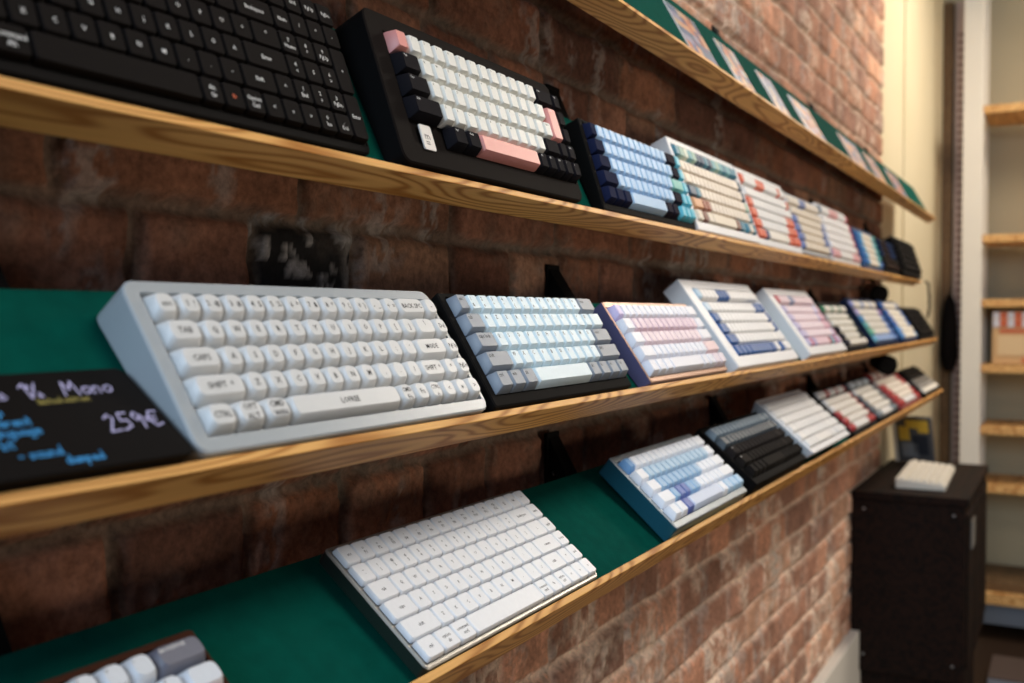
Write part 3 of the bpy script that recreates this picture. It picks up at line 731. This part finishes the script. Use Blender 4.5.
# ------------------------------------------------------------------ little spotlights and cable under the shelf ends
def spot(px, y, z, body, label):
    o = empty('small_spotlight', (px, y, z + H0)); tag(o, label, 'spotlight')
    mb = MB(); d = Vector((-.75, -.62, -.2)).normalized()
    mb.tube([Vector((0, 0, 0)) - d * .035, Vector((0, 0, 0)) - d * .03, d * .022], [.017, .024, .027], 20); mb.build('lamp_body', body, o)
    mb = MB(); mb.tube([d * .018, d * .030], [.0275, .0275], 20); mb.build('front_ring', BLACKM, o)
    MB().tube([(0, 0, .03), (0, .03, .05), (0, WY - y - .004, .06)], .005, 8).build('mounting_arm', BLACKM, o)
spot(3.03, .468, -.134, P('1a1714', .4), 'small round black spotlight under the right end of the third shelf')
spot(3.26, .528, .066, P('8c8074', .4), 'small round grey spotlight under the right end of the second shelf')
cb = MB().tube([(3.76, .445, H0 + .112), (3.785, .44, H0 + .105), (3.79, .437, H0 + .06), (3.775, .435, H0 + .02), (3.77, .44, H0 - .01)], .004, 8).build('black_cable', BLACKM)
tag(cb, 'thin black cable hanging from the right end of the second shelf', 'cable')

# ------------------------------------------------------------------ dark cabinet below
CT = H0 - .508
cabr = empty('dark_cabinet', (3.12, .26, 0)); tag(cabr, 'dark stained wooden cabinet standing against the brick wall', 'cabinet')
MB().box(0, .73, .0, .305, .42, CT - .022, bev=.003).build('cabinet_body', DARKW, cabr)
MB().box(-.008, .738, -.008, .305, CT - .022, CT, bev=.002).build('cabinet_top', DARKW, cabr)
MB().box(.02, .71, .03, .30, .06, .42, bev=.003).build('lower_section', DARKW, cabr)
for a, b_ in ((.05, .05), (.64, .05), (.05, .24), (.64, .24)):
    MB().box(a, a + .04, b_, b_ + .04, 0, .06, bev=.002).build('foot', BLACKM, cabr)
for k_ in range(3):
    MB().box(.03 + .23 * k_, .245 + .23 * k_, -.006, 0, .46, CT - .05, bev=.002).build('door', DARKW, cabr)
MB().box(.10, .20, -.010, -.006, CT - .16, CT - .08, bev=.001).build('metal_plate', P('8a8680', .4, .5), cabr)
sc = MB()
for yy, zz in ((.03, CT - .05), (.27, CT - .05), (.03, .47), (.27, .47)):
    sc.rings([[(-e, yy + .004 * math.cos(a * .785), zz + .004 * math.sin(a * .785)) for a in range(8)] for e in (0, .002)])
sc.build('screw', STEEL, cabr)

def flat_board(loc, rotz, label, rows, cap, case, k=1.0, cat_group=None, fgap=0):
    root = empty('mechanical_keyboard', loc, (0, 0, rotz)); tag(root, label, 'keyboard', cat_group)
    keys = keys_from(rows, fgap); wu = max(q[2] + q[4] for q in keys); hv = max(q[3] + q[5] for q in keys)
    ky = min(k, 1.03); Wk, Dk = wu * U * k, hv * U * ky; d = R(5); zt = lambda y: .016 + (y) * math.tan(d)
    link('case', case_mesh(0, Wk + .014, 0, Dk + .014, zt, .004, .006, Wk + .008, .006, Dk + .008, .005, case, case, case), root)
    for (r, c, u, v, w, hh) in keys:
        vb = hv - v - hh
        link('keycap', keycap_mesh('xda', w, hh, cap(r, c, u), None, '', .003, k), root, (.007 + u * U * k, .007 + vb * U * ky, zt(.007 + vb * U * ky) - .003), (d, 0, 0))
    return root
flat_board((3.215, .322, CT + .001), R(2), 'cream white keyboard lying on top of the dark cabinet', W75, lambda r, c, u: P('e2dacb', .5), P('ddd5c6', .5), 1.36, fgap=.25)
# leaning picture stand on the cabinet
st = empty('picture_stand', (3.78, .475, CT + .0055), (0, 0, R(-12))); tag(st, 'small leaning picture panel with yellow and grey print on the dark cabinet', 'picture stand')
M_ = Matrix.Rotation(R(-18), 4, 'Y')
MB().box(0, .012, -.065, .055, 0, .165, M=M_, bev=.001).build('picture_panel', P('4a4a4c', .5), st)
mb = MB()
for (a, b_, c_, d_, m_) in ((-.055, -.02, .11, .155, 0), (.01, .045, .08, .13, 0), (-.02, .02, .125, .155, 0), (-.05, .0, .03, .10, 1), (-.015, .04, .02, .07, 2)):
    mb.box(-.0012, 0, a, b_, c_, d_, m_, M=M_)
mb.build('printed_picture', [P('d0a93a', .5), P('2c2f36', .5), P('77797c', .5)], st)
MB().box(-.004, .016, .055, .067, 0, .168, M=M_, bev=.001).build('white_edge', P('d8cfc0', .5), st)
MB().box(0, .010, -.02, .02, 0, .118, M=Matrix.Translation((.055, 0, .006)) @ Matrix.Rotation(R(-36), 4, 'Y')).build('rear_strut', P('d8cfc0', .5), st)

# ------------------------------------------------------------------ far shelving unit
XU = 5.08
un = empty('shelving_unit', (XU, .41, 0)); tag(un, 'open pine shelving unit with a white upright in front of the cream wall', 'shelving')
MB().box(0, .035, -.04, .043, 0, H0 + 1.5, bev=.003).build('upright', WHITEP, un)
MB().box(.30, .335, -.04, .043, 0, H0 + 1.5, bev=.003).build('upright', WHITEP, un)
for z in (.913, .342, .056, -.235, -.51, -.77):
    MB().box(.002, .38, -1.6, -.04, H0 + z - .022, H0 + z + .013, bev=.002).build('shelf_plank', PINE2, un)
MB().box(-.02, .38, -1.6, -.04, H0 - 1.285, H0 - 1.235, bev=.002).build('bottom_plank', PINE2, un)
MB().box(.02, .38, -1.6, -.04, H0 - 1.235, H0 - 1.19, bev=.002).build('bottom_rail', TRIMW, un)
MB().box(.05, .07, -1.6, -.04, .06, H0 - 1.29).build('lower_panel', P('6d7480', .6), un)
# perforated strip and dark jamb between wall and unit
pf = MB().box(5.46, 5.498, .470, .522, 0, H0 + 1.5)
for k_ in range(70):
    z = .3 + k_ * .036
    pf.box(5.4585, 5.4602, .480, .512, z, z + .017, 1)
o = pf.build('perforated_strip', [P('c0a9a0', .6), P('8a6f68', .6)]); tag(o, 'tall perforated pale strip fixed behind the white shelving upright', 'perforated strip')
struct('trim_2', MB().box(5.44, 5.5, .532, .575, 0, H0 + 1.5, bev=.003), TRIMW)
MB2 = MB().tube([(5.38, .53, H0 + .10), (5.38, .53, H0 + .06), (5.38, .53, H0 - .05), (5.38, .53, H0 - .20), (5.38, .53, H0 - .27)], [.008, .026, .036, .040, .02], 12)
o = MB2.build('hanging_bag', plastic('120e0c', .8)); tag(o, 'slim dark cloth bag hanging from the brown jamb by the shelving', 'bag')

# boxed board on the unit
for (dy, nm) in ((0, ''),):
    bx = empty('keyboard_box', (XU + .03, .325, H0 - .220)); tag(bx, 'orange and cream boxed keycap set standing on the far shelving unit', 'box')
    MB().box(0, .12, -.42, 0, .001, .235, bev=.002).build('box_body', P('c8a070', .6), bx)
    mb = MB()
    for k_ in range(14):
        mb.box(-.006, 0, -.41 + k_ * .0293, -.41 + k_ * .0293 + .027, .165, .20, [0, 1][k_ % 2], bev=.002)
        mb.box(-.006, 0, -.41 + k_ * .0293, -.41 + k_ * .0293 + .027, .203, .232, [0, 1][k_ % 2], bev=.002)
    mb.box(-.004, 0, -.20, -.03, .140, .155, 0)
    mb.box(-.004, 0, -.40, -.12, .010, .028, 0)
    mb.box(-.004, 0, -.28, -.02, .040, .13, 2)
    mb.build('keycap_print', [P('c05a30', .5), P('c8c4cc', .5), P('d4b488', .5)], bx)
fb = empty('storage_box', (4.36, .12, 0)); tag(fb, 'small grey-white carton with a dark lid on the floor by the shelving', 'box')
MB().box(0, .30, -.02, .16, .001, .055, bev=.002).build('carton', P('8a8c94', .6), fb)
MB().box(.0, .30, -.02, .16, .055, .062, bev=.001).build('lid', P('4a3c38', .6), fb)
